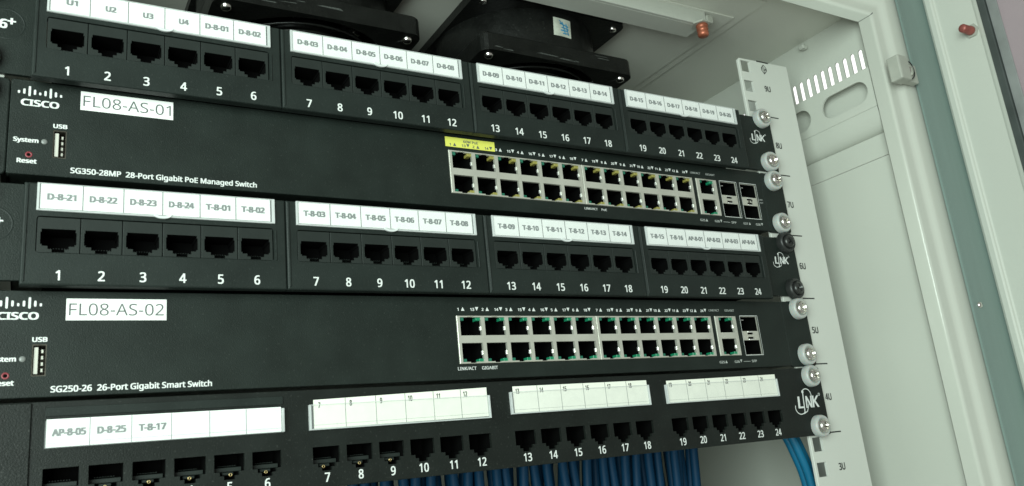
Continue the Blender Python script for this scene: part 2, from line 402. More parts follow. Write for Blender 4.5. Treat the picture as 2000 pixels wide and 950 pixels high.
# hinge on the frame
b = MB(); b.box(297, 308.5, -70, -60.6, cz(361), cz(379), 1.2, 2)
hg = b.build('hinge', 'hinge', cab)
b = MB(); b.box(308.6, 322, -66, -60.6, cz(362), cz(376), 1.0, 2); b.build('hinge_leaf', 'hinge', hg)
b = MB(); b.lathe([(0.01, -2.0), (2.0, -2.0), (3.0, -1.2), (4.6, -1.0), (5.0, 0.5), (5.0, 4)], 18, 'Y', (309.6, -67.5, cz(370))); b.build('hinge_pin', 'zinc', hg)
b = MB(); b.tube([(309.8+6.0*math.cos(math.radians(a)), -67.8, cz(370)+7.0*math.sin(math.radians(a))) for a in range(-80, 71, 15)], 0.5, 6); b.build('hinge_spring', 'blk_scr', hg)
# opened door: pan with return, stile, gasket, glass
Z0, Z1 = -50, 474
door_parts = []
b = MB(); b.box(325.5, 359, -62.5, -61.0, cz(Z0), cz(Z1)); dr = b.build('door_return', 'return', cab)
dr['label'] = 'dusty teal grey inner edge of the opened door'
b = MB()
# stile with the folded lip at its root
pr = [(359, -61), (359, -62.6), (357.6, -63.4), (356.6, -65.0), (356.6, -68.4), (357.4, -69.4), (358.6, -69.9), (359.0, -71), (359, -95.5), (358.2, -97.0), (357.6, -99.2), (358.4, -99.8), (361, -99.8), (361, -61)]
b.loops([[(x, y, cz(Z0)) for x, y in pr], [(x, y, cz(Z1)) for x, y in pr]], cap0=True, cap1=True)
door = b.build('door_frame', 'paint', cab)
b = MB(); b.box(356.6, 361, -620, -580, cz(Z0), cz(Z1), 0.8); b.box(356.6, 361, -580, -99.8, cz(Z1-36), cz(Z1), 0.8); b.box(356.6, 361, -580, -99.8, cz(Z0), cz(Z0+36), 0.8)
b.build('door_rail', 'paint', door)
b = MB(); b.box(356.4, 360, -104.8, -99.9, cz(Z0+36), cz(Z1-36), 0.5); b.build('door_gasket', 'gasket', door)
b = MB(); b.box(358.6, 360, -111.5, -104.9, cz(Z0+36), cz(Z1-36), 0.4); b.build('glass_edge_shade', 'edge_shade', door)  # grey strip standing in for the shadow along the glass edge
b = MB(); b.box(360.2, 363.8, -580, -105, cz(Z0+36), cz(Z1-36)); b.build('door_glass', 'glass', door)
b = MB(); b.lathe([(0.01, -12.5), (2.3, -12.5), (3.0, -11.6), (3.0, -4.2), (3.3, -3.8), (3.3, -1.2), (2.9, -0.6), (2.9, 0)], 14, 'X', (359, -90.8, cz(397)))
sd = b.build('earthing_stud', 'redbolt', door)
b = MB(); b.lathe([(2.9, -1.4), (5.0, -1.4), (5.2, -0.6), (5.2, -0.05), (2.9, -0.05)], 6, 'X', (359, -90.8, cz(397)), smooth=False); b.build('stud_washer', 'hinge', door)
b = MB(); b.lathe([(0.01, -1.6), (1.3, -1.5), (2.0, -0.9), (2.2, 0)], 12, 'Y', (333, -62.5, cz(204.5))); b.build('return_screw', 'zinc', dr)

# ================================================================== MOUNTING HARDWARE
def screw_meshes(wm, sm):
    b = MB(); b.lathe([(7.0, 0), (7.05, -0.6), (6.95, -3.2), (6.5, -4.3), (5.9, -4.7), (5.2, -4.5), (4.6, -3.6), (3.2, -3.2)], 26, 'Y'); wme = b.mesh('washer', wm)
    b = MB(); R = 4.3; cr = 0.62; L_ = 2.7
    cross = [(-cr, -L_), (cr, -L_), (cr, -cr), (L_, -cr), (L_, cr), (cr, cr), (cr, L_), (-cr, L_), (-cr, cr), (-L_, cr), (-L_, -cr), (-cr, -cr)]
    a = math.radians(27); cross = [(x*math.cos(a)-z*math.sin(a), x*math.sin(a)+z*math.cos(a)) for x, z in cross]
    b.sheet(circ(0, 0, 3.0, 20), [cross], -6.4)
    b.loops([[(x, -6.4, z) for x, z in circ(0, 0, 3.0, 20)], [(x, -6.0, z) for x, z in circ(0, 0, 3.8, 20)], [(x, -5.2, z) for x, z in circ(0, 0, 4.3, 20)], [(x, -4.0, z) for x, z in circ(0, 0, 4.4, 20)], [(x, -3.0, z) for x, z in circ(0, 0, 4.2, 20)]], smooth=True)
    cs = [(x*0.55, z*0.55) for x, z in cross]
    b.loops([[(x, -6.4, z) for x, z in cross], [(x, -4.6, z) for x, z in cs]]); b.sheet(cs, [], -4.6)
    return wme, b.mesh('mounting_screw', sm)
SW = screw_meshes('nylon', 'zinc'); SB = screw_meshes('nylon_bk', 'blk_scr')
def screws(parent, zs, meshes, xs=(230.6,), rot0=0, y=-0.05):
    for i, z in enumerate(zs):
        for x in list(xs)+[-231.5]:
            r = random.uniform(-1.5, 1.5)
            sc = put('mounting_screw', meshes[1], parent, (x, y, z), (random.uniform(-.04, .04), r, random.uniform(-.04, .04)))
            put('washer', meshes[0], sc)
def link_logo(parent, cx, cz_, k, y):
    """the maker's word mark on a panel's ear; k = scale (1 = large)"""
    m = 'white'
    text('L', cx-8.6*k, cz_-3.2*k, 6.4*k, y, m, parent, w=4.6*k, align='L', bold=0.016, name='logo', slant=0.10)
    text('N', cx-2.2*k, cz_-3.2*k, 6.4*k, y, m, parent, w=4.8*k, align='L', bold=0.016, name='logo', slant=0.10)
    text('K', cx+3.4*k, cz_-3.2*k, 6.4*k, y, m, parent, w=5.0*k, align='L', bold=0.016, name='logo', slant=0.10)
    P = [(cx-4.2*k, cz_-5.6*k), (cx-3.3*k, cz_+5.4*k)]
    pol = stroke(P, 0.8*k)
    pol += stroke(arc(cx-0.6*k, cz_+3.6*k, 4.0*k, 3.8*k, 130, -60, 12, 10), 0.5*k)
    pol += stroke([(cx+1.0*k, cz_+0.2*k), (cx-2.0*k, cz_-5.2*k), (cx-5.0*k, cz_-6.4*k)], 0.5*k)
    pol += stroke(arc(cx-7.0*k, cz_-2.8*k, 4.4*k, 3.8*k, 300, 150, 12, 12), 0.5*k)
    pol.append(circ(cx-3.4*k, cz_+5.8*k, 0.9*k, 10)); pol += stroke(arc(cx+10.0*k, cz_+3.8*k, 0.7*k, 0.7*k, 0, 360, 8), 0.3*k)
    for i, p in enumerate(pol): pass
    b = MB()
    for i, p in enumerate(pol): b.sheet(p, [], y-0.002*i)
    b.build('logo', m, parent)

# ================================================================== PATCH PANELS WITH JACK MODULES (two of them)
GP = 103.65
def jack_poly(dx=0.0, dz=0.0):
    h = [(-2.25, 10.5), (2.25, 10.5), (2.25, 11.9), (3.7, 11.9), (3.7, 13.2), (5.75, 13.2), (5.75, 13.9), (6.35, 13.9), (6.35, 19.0), (6.0, 19.0), (6.0, 20.3),
         (-6.0, 20.3), (-6.0, 19.0), (-6.35, 19.0), (-6.35, 13.9), (-5.75, 13.9), (-5.75, 13.2), (-3.7, 13.2), (-3.7, 11.9), (-2.25, 11.9)]
    return [(x+dx, z+dz) for x, z in h]
b = MB(); b.plate(rect(-7.58, 7.58, 10.75-0.3, 25.15), [jack_poly()], -8.45, -3.0, 0.18, hdepth=0.35)
JACK = b.mesh('jack', 'jack')
b = MB(); jp = inset(jack_poly(), -0.02)
b.loops([[(x, -8.11, z) for x, z in jp], [(x, 4, z) for x, z in jp]]); b.sheet(jp, [], 4)
JCAV = b.mesh('jack_socket', 'cavity')
b = MB()
for i in range(8): b.box(-4.0+1.02*i+0.28, -4.0+1.02*i+0.62, -1.5, 3.0, 13.9, 14.2)
JCON = b.mesh('contact_pins', 'jack')
module_out = rect(0.12, GP-0.12, -2.8, 39.4)
b = MB(); b.plate(module_out, [rrect(4.9, 97.9, 10.25, 25.5, 1.2, 3)], -8.8, -4.2, 0.75, hdepth=3.5)
MODULE = b.mesh('port_module', 'plastic')
b = MB()   # a fine bead beside each jack window and along the module's edge
b.box(0.9, 1.7, -9.25, -8.7, -1.5, 38.6, 0.2)
BEAD = b.mesh('edge_bead', 'plastic')
b = MB(); b.box(98.6, 99.3, -9.2, -8.7, 10.4, 24.5, 0.2); BEAD2 = b.mesh('edge_bead', 'plastic')
def cover_mesh():
    b = MB(); b.plate(rect(4.6, 98.5, 27.55, 39.1), [], -9.75, -9.35, 0.12, back=True); me = b.mesh('label_cover', 'clear')
    b = MB(); 
    for x0, x1, z0, z1 in ((4.6, 5.5, 27.6, 39.1), (97.2, 98.5, 27.6, 39.1), (5.5, 97.2, 27.55, 28.15), (5.5, 97.2, 38.75, 39.1)): b.box(x0, x1, -9.9, -8.85, z0, z1, 0.1)
    rim = b.mesh('cover_rim', 'clear_rim')
    b = MB(); xm = 5.8+45.3
    o = [(xm+3.7*math.cos(math.radians(a)), 28.6+1.9*math.sin(math.radians(a))) for a in range(180, 361, 15)]
    i = [(xm+2.6*math.cos(math.radians(a)), 28.75+0.95*math.sin(math.radians(a))) for a in range(360, 179, -15)]
    b.plate(o+i, [], -10.3, -9.3, 0.1); tab = b.mesh('thumb_tab', 'tab_clear')
    return me, rim, tab
COVER, CRIM, CTAB = cover_mesh()
b = MB(); b.box(0, 90.7, -9.3, -9.0, 28.5, 38.95); STRIP = b.mesh('label_strip', 'paper')
b = MB(); 
for i in range(1, 6): b.sheet(rect(90.7/6*i-0.19, 90.7/6*i+0.19, 28.5, 38.95), [], -9.33)
STRIPL = b.mesh('divider_line', 'ink_line')
def lw(s): return {0: 0}.get(1, 3.9 if len(s) <= 2 else (9.9 if len(s) == 6 else 11.3))
def patch_panel(label, base, names, smesh, szs, group, left_mark):
    t = thing('patch_panel', label, 'patch panel', (0, 0, base), group)
    b = MB(); b.plate(rrect(-241, 240.4, 0.9, 41.4, 1.0, 3), [rect(-212, 200.5, 3, 38)], 0.1, 1.9, 0.25, back=True)
    bz = b.build('steel_bracket', 'steel_bk', t)
    b = MB(); b.box(-205, 195, 6, 40, 1, 38); b.build('rear_housing', 'cavity', t)
    for g in range(4):
        gx = -213.2+GP*g
        mo = put('port_module', MODULE, t, (gx, 0, 0)); put('edge_bead', BEAD, mo); put('edge_bead', BEAD2, mo)
        for i in range(6):
            x = 4.9+0.2+7.7+15.43*i
            j = put('jack', JACK, mo, (x, 0, 0)); 
            put('jack_socket', JCAV, mo, (x, 0, 0)); put('contact_pins', JCON, mo, (x, 0, 0))
            text(str(g*6+i+1), gx+x+0.3, -0.75, 3.95, -8.86, 'white', t, sx=0.88, bold=0.018, name='port_number')
        sp = put('label_strip', STRIP, t, (gx+5.8, 0, 0)); put('divider_line', STRIPL, sp)
        for i in range(6):
            s = names[g*6+i]
            if s: text(s, 15.117*(i+0.5)+(0.6 if len(s) == 2 else 0.0), 32.3, 2.5, -9.33, 'ink_soft', sp, w=lw(s), bold=0.05)
        cv = put('label_cover', COVER, t, (gx, 0, 0)); put('cover_rim', CRIM, cv); put('thumb_tab', CTAB, cv)
    # left ear: round emblem
    b = MB(); b.lathe([(7.2, 0.1), (7.0, 0.02), (6.7, 0.02), (6.5, 0.1)], 32, 'Y', (-223.3, 0, 24.0)); b.build('emblem_ring', 'plastic', t); b = MB(); b.lathe([(7.4, 0.1), (7.2, 0.02), (6.9, 0.02), (6.7, 0.1)], 32, 'Y', (225.8, 0, 25.0))
    b.build('emblem_ring', 'plastic', t)
    text('6', -224.3, 21.7, 4.0, 0.0, 'white', t, bold=0.03, name='emblem'); text('+', -221.3, 23.3, 4.0, 0.0, 'white', t, bold=0.03, name='emblem')
    link_logo(t, 225.4, 25.4, 0.74, 0.0)
    screws(t, szs, smesh)
    return t
D = lambda n: 'D-8-%02d' % n
T_ = lambda n: 'T-8-%02d' % n
namesA = ['U1', 'U2', 'U3', 'U4']+[D(i) for i in range(1, 21)]
namesB = [D(i) for i in range(21, 25)]+[T_(i) for i in range(1, 17)]+['AP-8-%02d' % i for i in range(1, 5)]
patch_panel('black 24-port patch panel just under the fans, labels U1 to D-8-20, white washers', 7*U, namesA, SW, (351.0-7*U, 318.3-7*U), 'patch panels with snap-in label covers', 1)
patch_panel('black 24-port patch panel between the two switches, labels D-8-21 to AP-8-04, black screws', 5*U, namesB, SB, (259.9-5*U, 227.6-5*U), 'patch panels with snap-in label covers', 0)

# ================================================================== FLAT PATCH PANEL (lowest)
def flat_panel():
    base = 3*U
    t = thing('patch_panel', 'flat black 24-port patch panel at the bottom, mostly blank ivory labels, blue cables below', 'patch panel', (0, 0, base))
    def hole(x): # x = left edge
        return [(x+3.9, 6.3), (x+8.4, 6.3), (x+8.4, 7.9), (x+10.1, 7.9), (x+10.1, 9.5), (x+12.3, 9.5), (x+12.3, 16.7), (x, 16.7), (x, 9.5), (x+2.2, 9.5), (x+2.2, 7.9), (x+3.9, 7.9)]
    gl = [-202.0, -98.2, 5.7, 109.4]
    xs = [gl[g]+15.53*i for g in range(4) for i in range(6)]
    b = MB(); b.plate(rrect(-241.3, 240.9, -1.0, 42.0, 1.2, 3), [hole(x) for x in xs], 0.0, 1.6, 0.3, back=True)
    b.box(-215, 214, 1.6, 16, -1.0, 0.6, 0.3); b.box(-215, 214, 1.6, 12, 39.9, 41.4, 0.3)
    b.build('front_plate', 'panel_c', t)
    b = MB(); b.box(-241, -206.6, -0.9, -0.05, -0.4, 41.6, 0.3); b.build('ear_plate', 'panel_c', t)
    b = MB(); b.box(-206, 204, 15.2, 34, 3, 36); b.build('circuit_board', 'cavity', t)
    b = MB(); h = inset(hole(0), -0.12)
    b.loops([[(x, 1.7, z) for x, z in h], [(x, 15, z) for x, z in h]]); b.sheet(h, [], 15); SOC = b.mesh('jack_socket', 'cavity')
    b = MB()
    b.box(0.3, 12.0, 4.6, 6.0, 9.6, 11.4, 0.2); b.box(3.9, 8.4, 3.4, 5.0, 8.2, 9.4, 0.2)
    for i in range(8): b.box(2.4+0.98*i, 2.75+0.98*i, 5.2, 12, 11.9, 12.15)
    TON = b.mesh('jack_latch', 'jack')
    b = MB(); n = 14; rings = []
    for k in range(n+1):
        a = 2*math.pi*k/n; c = Vector((6.4+0.55*math.cos(a), 1.2, 8.35+0.55*math.sin(a)))
        rings.append([c+Vector((math.cos(a)*0.19*math.cos(q_), 0.19*math.sin(q_), math.sin(a)*0.19*math.cos(q_))) for q_ in [2*math.pi*m_/6 for m_ in range(6)]])
    b.loops(rings, smooth=True); RING = b.mesh('brass_pin', 'brass')
    for k, x in enumerate(xs):
        s = put('jack_socket', SOC, t, (x, 0, 0)); 
        if k < 9: put('jack_latch', TON, s)
        if 1 <= k < 9: put('brass_pin', RING, s, (random.uniform(-1.6, 0.4) if k > 4 else random.uniform(-.6, .9), 0, random.uniform(-.3, .2)))
        text(str(k+1), x+6.2, 1.45, 3.85, -0.06, 'white', t, sx=0.84, bold=0.016, name='port_number')
    first = ['AP-8-05', 'D-8-25', 'T-8-17', '', '', '']
    # (paper x0, x1, bottom z, left top z, right top z, cover x0, x1, z0, z1)
    G = [(-201.4, -111.9, 24.4, 35.0, 35.0, -201.9, -111.0, 24.0, 34.4),
         (-97.4, -8.9, 24.6, 37.3, 39.2, -99.6, -7.8, 24.0, 35.2),
         (6.4, 94.2, 25.6, 39.0, 38.9, 4.3, 95.0, 25.0, 36.2),
         (108.9, 197.9, 25.4, 38.0, 38.7, 107.4, 198.5, 25.0, 35.8)]
    for g, (x0, x1, zb, zl, zr, c0, c1, k0, k1) in enumerate(G):
        b = MB(); W = x1-x0
        sk = 0.4 if g == 1 else 0.0
        po = [(0, 0), (W, sk), (W, zr-zb), (0, zl-zb)]
        b.plate(po, [], -0.9, -0.6)
        sp = b.build('label_strip', 'paper' if g == 0 else 'paper_c', t, (x0, 0, zb))
        b = MB()
        for i in range(1, 6):
            xx = W*i/6; zt = (zl-zb)+(zr-zl)*i/6; b.sheet(rect(xx-0.13, xx+0.13, 0.05+sk*i/6, zt-0.05), [], -0.93)
        b.sheet([(0, 1.5), (W, 1.5+sk), (W, 1.59+sk), (0, 1.59)], [], -0.925)
        b.build('divider_line', 'ink_line' if g else 'ink_soft', sp)
        for i in range(6):
            if g == 0:
                if first[i]: text(first[i], W/6*(i+0.5)+0.3, 4.2, 2.5, -0.94, 'ink_soft', sp, w=lw(first[i]), bold=0.05)
            else:
                zt = (zl-zb)+(zr-zl)*(i+0.15)/6
                text(str(g*6+i+1), W/6*i+2.6, zt-3.7, 2.4, -0.94, 'ink_bk', sp, sx=0.6, bold=0.03)
        b = MB(); b.plate(rect(c0, c1, k0, k1), [], -1.9, -1.55, 0.1, back=True); cv = b.build('label_cover', 'clear', t)
        b = MB()
        if g == 0: b.box(c1-0.7, c1+0.3, -2.0, -0.02, k0+0.3, k1, 0.1)
        else:
            b.box(c0, c0+0.9, -2.0, -0.02, k0, k1, 0.1); b.box(c1-0.9, c1, -2.0, -0.02, k0, k1, 0.1)
            b.box(c0+0.9, c1-0.9, -2.0, -0.02, k0, k0+0.6, 0.1)
            b.box(c0+0.9, c1-0.9, -2.0, -1.6, k1-0.3, k1, 0.05)
        b.build('cover_rim', 'clear_rim', cv)
    b = MB(); b.box(-201.9, -110.8, -0.5, -0.02, 36.2, 39.6, 0.1); b.build('label_slot', 'plastic', t)
    link_logo(t, 225.0, 20.3, 1.12, -0.06)
    screws(t, (169.8-base, 138.0-base), SW, (230.0,))
flat_panel()

# ================================================================== SWITCHES
def opening(x0, x1, z0, z1, up, k=1.75):
    xm = (x0+x1)/2
    if up: return [(x0, z0), (x1, z0), (x1, z1), (xm+k, z1), (xm+k, z1+0.72), (xm-k, z1+0.72), (xm-k, z1), (x0, z1)]
    return [(x0, z0), (xm-k, z0), (xm-k, z0-0.72), (xm+k, z0-0.72), (xm+k, z0), (x1, z0), (x1, z1), (x0, z1)]
BW, BH = 87.0, 24.6; PITCH = 14.25; OW = 12.1
def block_mesh(ncol, name='port_block'):
    W = BW if ncol == 6 else 17.8
    b = MB(); hs = []; cells = []
    off = (W-(ncol-1)*PITCH-OW)/2
    for i in range(ncol):
        x0 = off+PITCH*i; x1 = x0+OW
        hs.append(opening(x0, x1, 14.3, BH-0.85, True)); cells.append((x0, x1, 14.3, BH-0.85, 1))
        hs.append(opening(x0, x1, 0.85, 10.5, False)); cells.append((x0, x1, 0.85, 10.5, 0))
    b.plate(rect(0, W, 0, BH), hs, -0.55, 1.2, 0.3, hdepth=1.6)
    return b.mesh(name, 'tin'), cells
BLK6, CELL6 = block_mesh(6); BLK1, CELL1 = block_mesh(1)
def sock_mesh(up):
    z0, z1 = (14.3, BH-0.85) if up else (0.85, 10.5)
    h = opening(0, OW, z0, z1, up); h = inset(h, -0.03)
    b = MB(); b.loops([[(x, 1.06, z) for x, z in h], [(x, 14, z) for x, z in h]]); b.sheet(h, [], 14)
    zz = z0+0.9 if up else z1-0.9
    return b.mesh('jack_socket', 'cavity')
SOCK = [sock_mesh(False), sock_mesh(True)]
b = MB(); b.box(0, 3.2, 0.25, 4, 0, 1.9, 0.15); LEDm = {}
for k in ('led_g', 'led_gd', 'led_y'):
    b = MB(); b.box(0.05, 2.5, 0.1, 4, 0, 1.65, 0.12); LEDm[k] = b.mesh('led_lens', k)
b = MB(); b.box(-0.42, 0.0, 0.2, 1.5, 0, 2.1, 0.1); TAB = b.mesh('spring_tab', 'tab')
def port_block(parent, x, z, blk, cells, left, right):
    pb = put('port_block', blk, parent, (x, 0, z))
    for x0, x1, z0, z1, up in cells:
        put('jack_socket', SOCK[up], pb, (x0, 0, 0))
        lz = z1-1.65 if up else z0
        put('led_lens', LEDm[left], pb, (x0, 0, lz)); put('led_lens', LEDm[right], pb, (x1-2.55, 0, lz))
        put('spring_tab', TAB, pb, (x1-0.02, 0, (z0+z1)/2-1.4+(-0.6 if up else 0.2)))
    return pb
def switch(label, x0, base, szs, kind, model, mw, mbase, sticker, st):
    t = thing('network_switch', label, 'network switch', (x0, 0, base))
    Z0, Z1 = 1.2, 43.4; zb = 9.0
    b1, b2, cb = -18.6, 68.7, 158.9
    sfps = [180.0, 198.5] if kind == 'A' else [180.8]
    holes = [rect(b1-0.25, b1+BW+0.02, zb-0.25, zb+BH+0.25), rect(b2-0.02, b2+BW+0.25, zb-0.25, zb+BH+0.25)]
    holes = [rect(b1-0.25, b2+BW+0.25, zb-0.25, zb+BH+0.25), rect(cb-0.2, cb+18.0, zb-0.2, zb+BH+0.2)]
    for s in sfps: holes.append(rect(s, s+15.2, zb+0.2, zb+BH+0.2))
    holes.append(rect(-203.9, -198.9, 9.4, 21.9))
    b = MB(); b.plate(rrect(-220, 220, Z0, Z1, 0.8, 2), holes, 0.0, 4.0, 0.35, hdepth=1.2)
    b.build('front_bezel', 'steel_bk', t)
    b = MB(); b.box(-219.5, 219.5, 4.0, 240, Z1-1.4, Z1-0.3); b.box(-219.5, 219.5, 4.0, 240, Z0+0.3, Z0+1.4)
    b.box(-219.6, -218.6, 4, 240, Z0+0.3, Z1-0.3); b.box(218.6, 219.6, 4, 240, Z0+0.3, Z1-0.3); b.box(-218.6, 218.6, 239, 240, Z0+1.4, Z1-1.4)
    b.build('chassis', 'steel_bk', t)
    for sx in (-1, 1):
        o = rrect(220.15, 241.2-x0*0.8, Z0-0.6, Z1+0.2, 2.2, 4)
        if sx < 0: o = [(-a, z) for a, z in o]
        b = MB(); b.plate(o, [], 0.15, 1.9, 0.6, back=True)
        xa, xb = sorted((sx*220.15, sx*222.0)); b.box(xa, xb, 1.9, 60, Z0+2, Z1-2)
        b.build('rack_ear', 'steel_bk', t)
    L, R = ('led_gd', 'led_y') if kind == 'A' else ('led_gd', 'led_g')
    port_block(t, b1, zb, BLK6, CELL6, L, R); port_block(t, b2, zb, BLK6, CELL6, L, R)
    port_block(t, cb, zb, BLK1, CELL1, 'led_gd', 'led_g')
    for s in sfps:
        b = MB(); W = 15.2; h1 = rect(0.35, W-0.35, 15.2, BH-0.3); h2 = rect(0.35, W-0.35, 0.45, 9.4)
        b.plate(rect(0.1, W-0.1, 0.25, BH-0.05), [h1, h2, rect(5.0, 10.2, 13.0, 14.3), rect(5.0, 10.2, 10.2, 11.5)], 0.55, 1.8, 0.0, hdepth=0.8)
        sf = b.build('sfp_cage', 'tin', t, (s, 0, zb))
        b = MB()
        for h in (h1, h2, rect(5.0, 10.2, 13.0, 14.3), rect(5.0, 10.2, 10.2, 11.5)):
            hh = inset(h, -0.05); b.loops([[(x, 1.3, z) for x, z in hh], [(x, 22, z) for x, z in hh]]); b.sheet(hh, [], 22)
        b.build('sfp_socket', 'cavity', sf)
        b = MB(); b.box(5.4, 9.8, 0.4, 2.5, 14.4, 15.0, 0.1); b.box(5.4, 9.8, 0.4, 2.5, 9.6, 10.2, 0.1); b.box(2.0, 2.6, 3, 6, BH-2.2, BH-1.8); b.box(4.0, 6.0, 3, 6, BH-2.0, BH-1.7); b.build('cage_latch', 'tab', sf)
        fr_ = [rect(-0.25, 15.45, zb-0.15+BH+0.25, zb+BH+0.42), rect(-0.25, 15.45, zb-0.22, zb-0.02+0.1), rect(-0.27, -0.02, zb-0.2, zb+BH+0.4), rect(15.22, 15.47, zb-0.2, zb+BH+0.4)]
        flat([[(x+s, z) for x, z in p] for p in fr_], -0.05, 'white', t, 'port_outline')
    # usb
    b = MB(); h = rect(0.35, 4.65, 0.4, 12.1); b.plate(rect(0, 5, 0, 12.5), [h], 0.2, 6, 0.0, hdepth=9, cap=True)
    us = b.build('usb_port', 'usb_m', t, (-203.9, 0, 9.4))
    b = MB(); b.box(0.7, 2.2, 0.9, 8, 1.0, 11.5, 0.1); b.build('usb_tongue', 'usb_w', us)
    b = MB()
    for i in range(4): b.box(3.2, 3.9, 2.2, 6, 1.9+2.5*i, 3.2+2.5*i)
    b.build('usb_contact', 'tin', us)
    text('USB', -201.4, 22.9, 1.75, -0.06, 'white', t, w=5.0, bold=0.03)
    text('System', -213.6, 15.4, 1.8, -0.06, 'white', t, w=8.8, bold=0.03)
    text('Reset', -212.9, 6.2, 1.8, -0.06, 'white', t, w=6.9, bold=0.03)
    b = MB(); b.lathe([(1.15, 0.0), (0.9, -0.25), (0.4, -0.32), (0.01, -0.32)], 14, 'Y', (-207.0, 0, 16.2)); b.build('system_led', 'led_o', t)
    b = MB(); b.lathe([(1.35, 0), (1.3, -0.12), (0.75, -0.12), (0.7, 0.0)], 16, 'Y', (-212.3, 0, 9.9)); rb = b.build('reset_ring', 'red', t)
    b = MB(); b.sheet(circ(-212.3, 9.9, 0.7, 12), [], -0.05); b.build('reset_hole', 'cavity', rb)
    # maker's mark: bars and word
    hts = [1.3, 2.4, 4.6, 2.4, 1.3, 2.4, 4.6, 2.4, 1.3]; pol = []
    for i, h in enumerate(hts):
        x = -217.1+1.93*i; z0 = 37.3 - (0.0 if h > 4 else 0.0); z0 = 36.1 if h > 4 else (36.9 if h > 2 else 37.0)
        pol.append(rrect(x-0.42, x+0.42, z0, z0+h, 0.41, 3))
    flat(pol, -0.06, 'white', t, 'maker_bars')
    text('CISCO', -209.2, 31.8, 2.75, -0.06, 'white', t, w=13.6, bold=0.030, name='maker_name')
    text(model, -196.9, mbase, 2.35, -0.06, 'white', t, w=mw, align='L', bold=0.022, name='model_name')
    # name sticker
    sxa, sxb, sza, szb = st
    b = MB(); b.box(sxa, sxb, -0.16, -0.01, sza, szb); sk = b.build('name_sticker', 'sticker', t)
    text(sticker, (sxa+sxb)/2, (sza+szb)/2-2.45, 4.9, -0.2, 'ink', sk, w=(sxb-sxa)*0.945, bold=-0.006)
    # port numbering above the blocks
    yel = kind == 'A'
    if yel:
        b = MB(); b.box(-19.9, 10.6, -0.14, -0.01, 35.6, 41.2); ys = b.build('power_sticker', 'yellow', t)
        text('60W PoE', -4.4, 38.6, 1.5, -0.18, 'ink', ys, w=9.0, bold=0.02)
    up, dn = [], []; yel_t = []
    for c in range(12):
        xl = (b1 if c < 6 else b2)+PITCH*(c % 6)+0.3
        zn = 36.2; onY = yel and c < 2
        m = 'ink' if onY else 'white'; yy = -0.18 if onY else -0.06
        text(str(c+1), xl+(1.2 if c < 9 else 0.9), zn, 1.4, yy, m, t, sx=1.1, bold=0.028, name='port_number')
        text(str(c+13), xl+9.4, zn, 1.4, yy, m, t, sx=1.1, bold=0.028, name='port_number')
        (yel_t if onY else up).append(tri(xl+3.9, zn-0.05, 2.0, True)); (yel_t if onY else up).append(tri(xl+12.0, zn-0.05, 2.0, False))
    flat(up, -0.06, 'white', t, 'port_arrow')
    if yel_t: flat(yel_t, -0.18, 'ink', t, 'port_arrow')
    text('LINK/ACT', 155.4, 36.6, 1.3, -0.06, 'grey_scr', t, w=8.6, align='L', bold=0.01); text('GIGABIT', 168.6, 36.6, 1.3, -0.06, 'grey_scr', t, w=8.2, align='L', bold=0.01)
    if kind == 'A':
        text('LINK/ACT', 67.3, 5.9, 1.35, -0.06, 'white', t, w=9.4, align='L', bold=0.01); text('PoE', 79.6, 5.9, 1.35, -0.06, 'white', t, w=3.8, align='L', bold=0.01)
    else:
        text('LINK/ACT', b1-1.2, 5.9, 1.6, -0.06, 'white', t, w=10.4, align='L', bold=0.01); text('GIGABIT', b1+12.4, 5.9, 1.6, -0.06, 'white', t, w=9.2, align='L', bold=0.01)
    zz = 4.5
    text('G25', 157.4, zz, 1.4, -0.06, 'grey_scr', t, w=4.2, align='L', bold=0.02); text('G26', 170.0, zz, 1.4, -0.06, 'grey_scr', t, w=4.2, align='L', bold=0.02)
    ar = [tri(163.0, zz, 1.9, True), tri(175.6, zz, 1.9, False), rect(177.6, 183.6, zz+0.5, zz+0.75)]
    text('SFP', 184.8, zz, 1.4, -0.06, 'grey_scr', t, w=4.2, align='L', bold=0.02)
    if kind == 'A':
        text('G27', 195.6, zz, 1.4, -0.06, 'grey_scr', t, w=4.2, align='L', bold=0.02); text('G28', 207.2, zz, 1.4, -0.06, 'grey_scr', t, w=4.2, align='L', bold=0.02)
        ar += [tri(201.4, zz, 1.9, True), tri(213.0, zz, 1.9, False)]
        text('LINK', 214.4, 22.6, 1.0, -0.06, 'grey_scr', t, w=3.6, align='L', bold=0.01); text('ACT', 214.8, 20.4, 1.0, -0.06, 'grey_scr', t, w=3.2, align='L', bold=0.01)
        pol = [tri(205.3, zb+11.6, 1.9, True), tri(207.9, zb+11.6, 1.9, False)]
        flat(pol, 0.5, 'cavity', t, 'port_arrow')
    flat(ar, -0.06, 'grey_scr', t, 'port_arrow')
    screws(t, szs, SW, (230.4-x0,))
    return t
switch('black network switch with yellow PoE sticker, two SFP pairs and FL08-AS-01 name sticker', 0.0, 6*U, (304.3-6*U, 273.7-6*U), 'A', 'SG350-28MP  28-Port Gigabit PoE Managed Switch', 76.6, 3.3, 'FL08-AS-01', (-194.2, -156.9, 32.5, 41.2))
switch('black network switch with one SFP pair, all-green port lights and FL08-AS-02 name sticker', -3.6, 4*U-2.0, (214.2-4*U+2.0, 183.8-4*U+2.0), 'B', 'SG250-26  26-Port Gigabit Smart Switch', 59.8, 3.0, 'FL08-AS-02', (-192.8, -155.3, 31.4, 40.3))

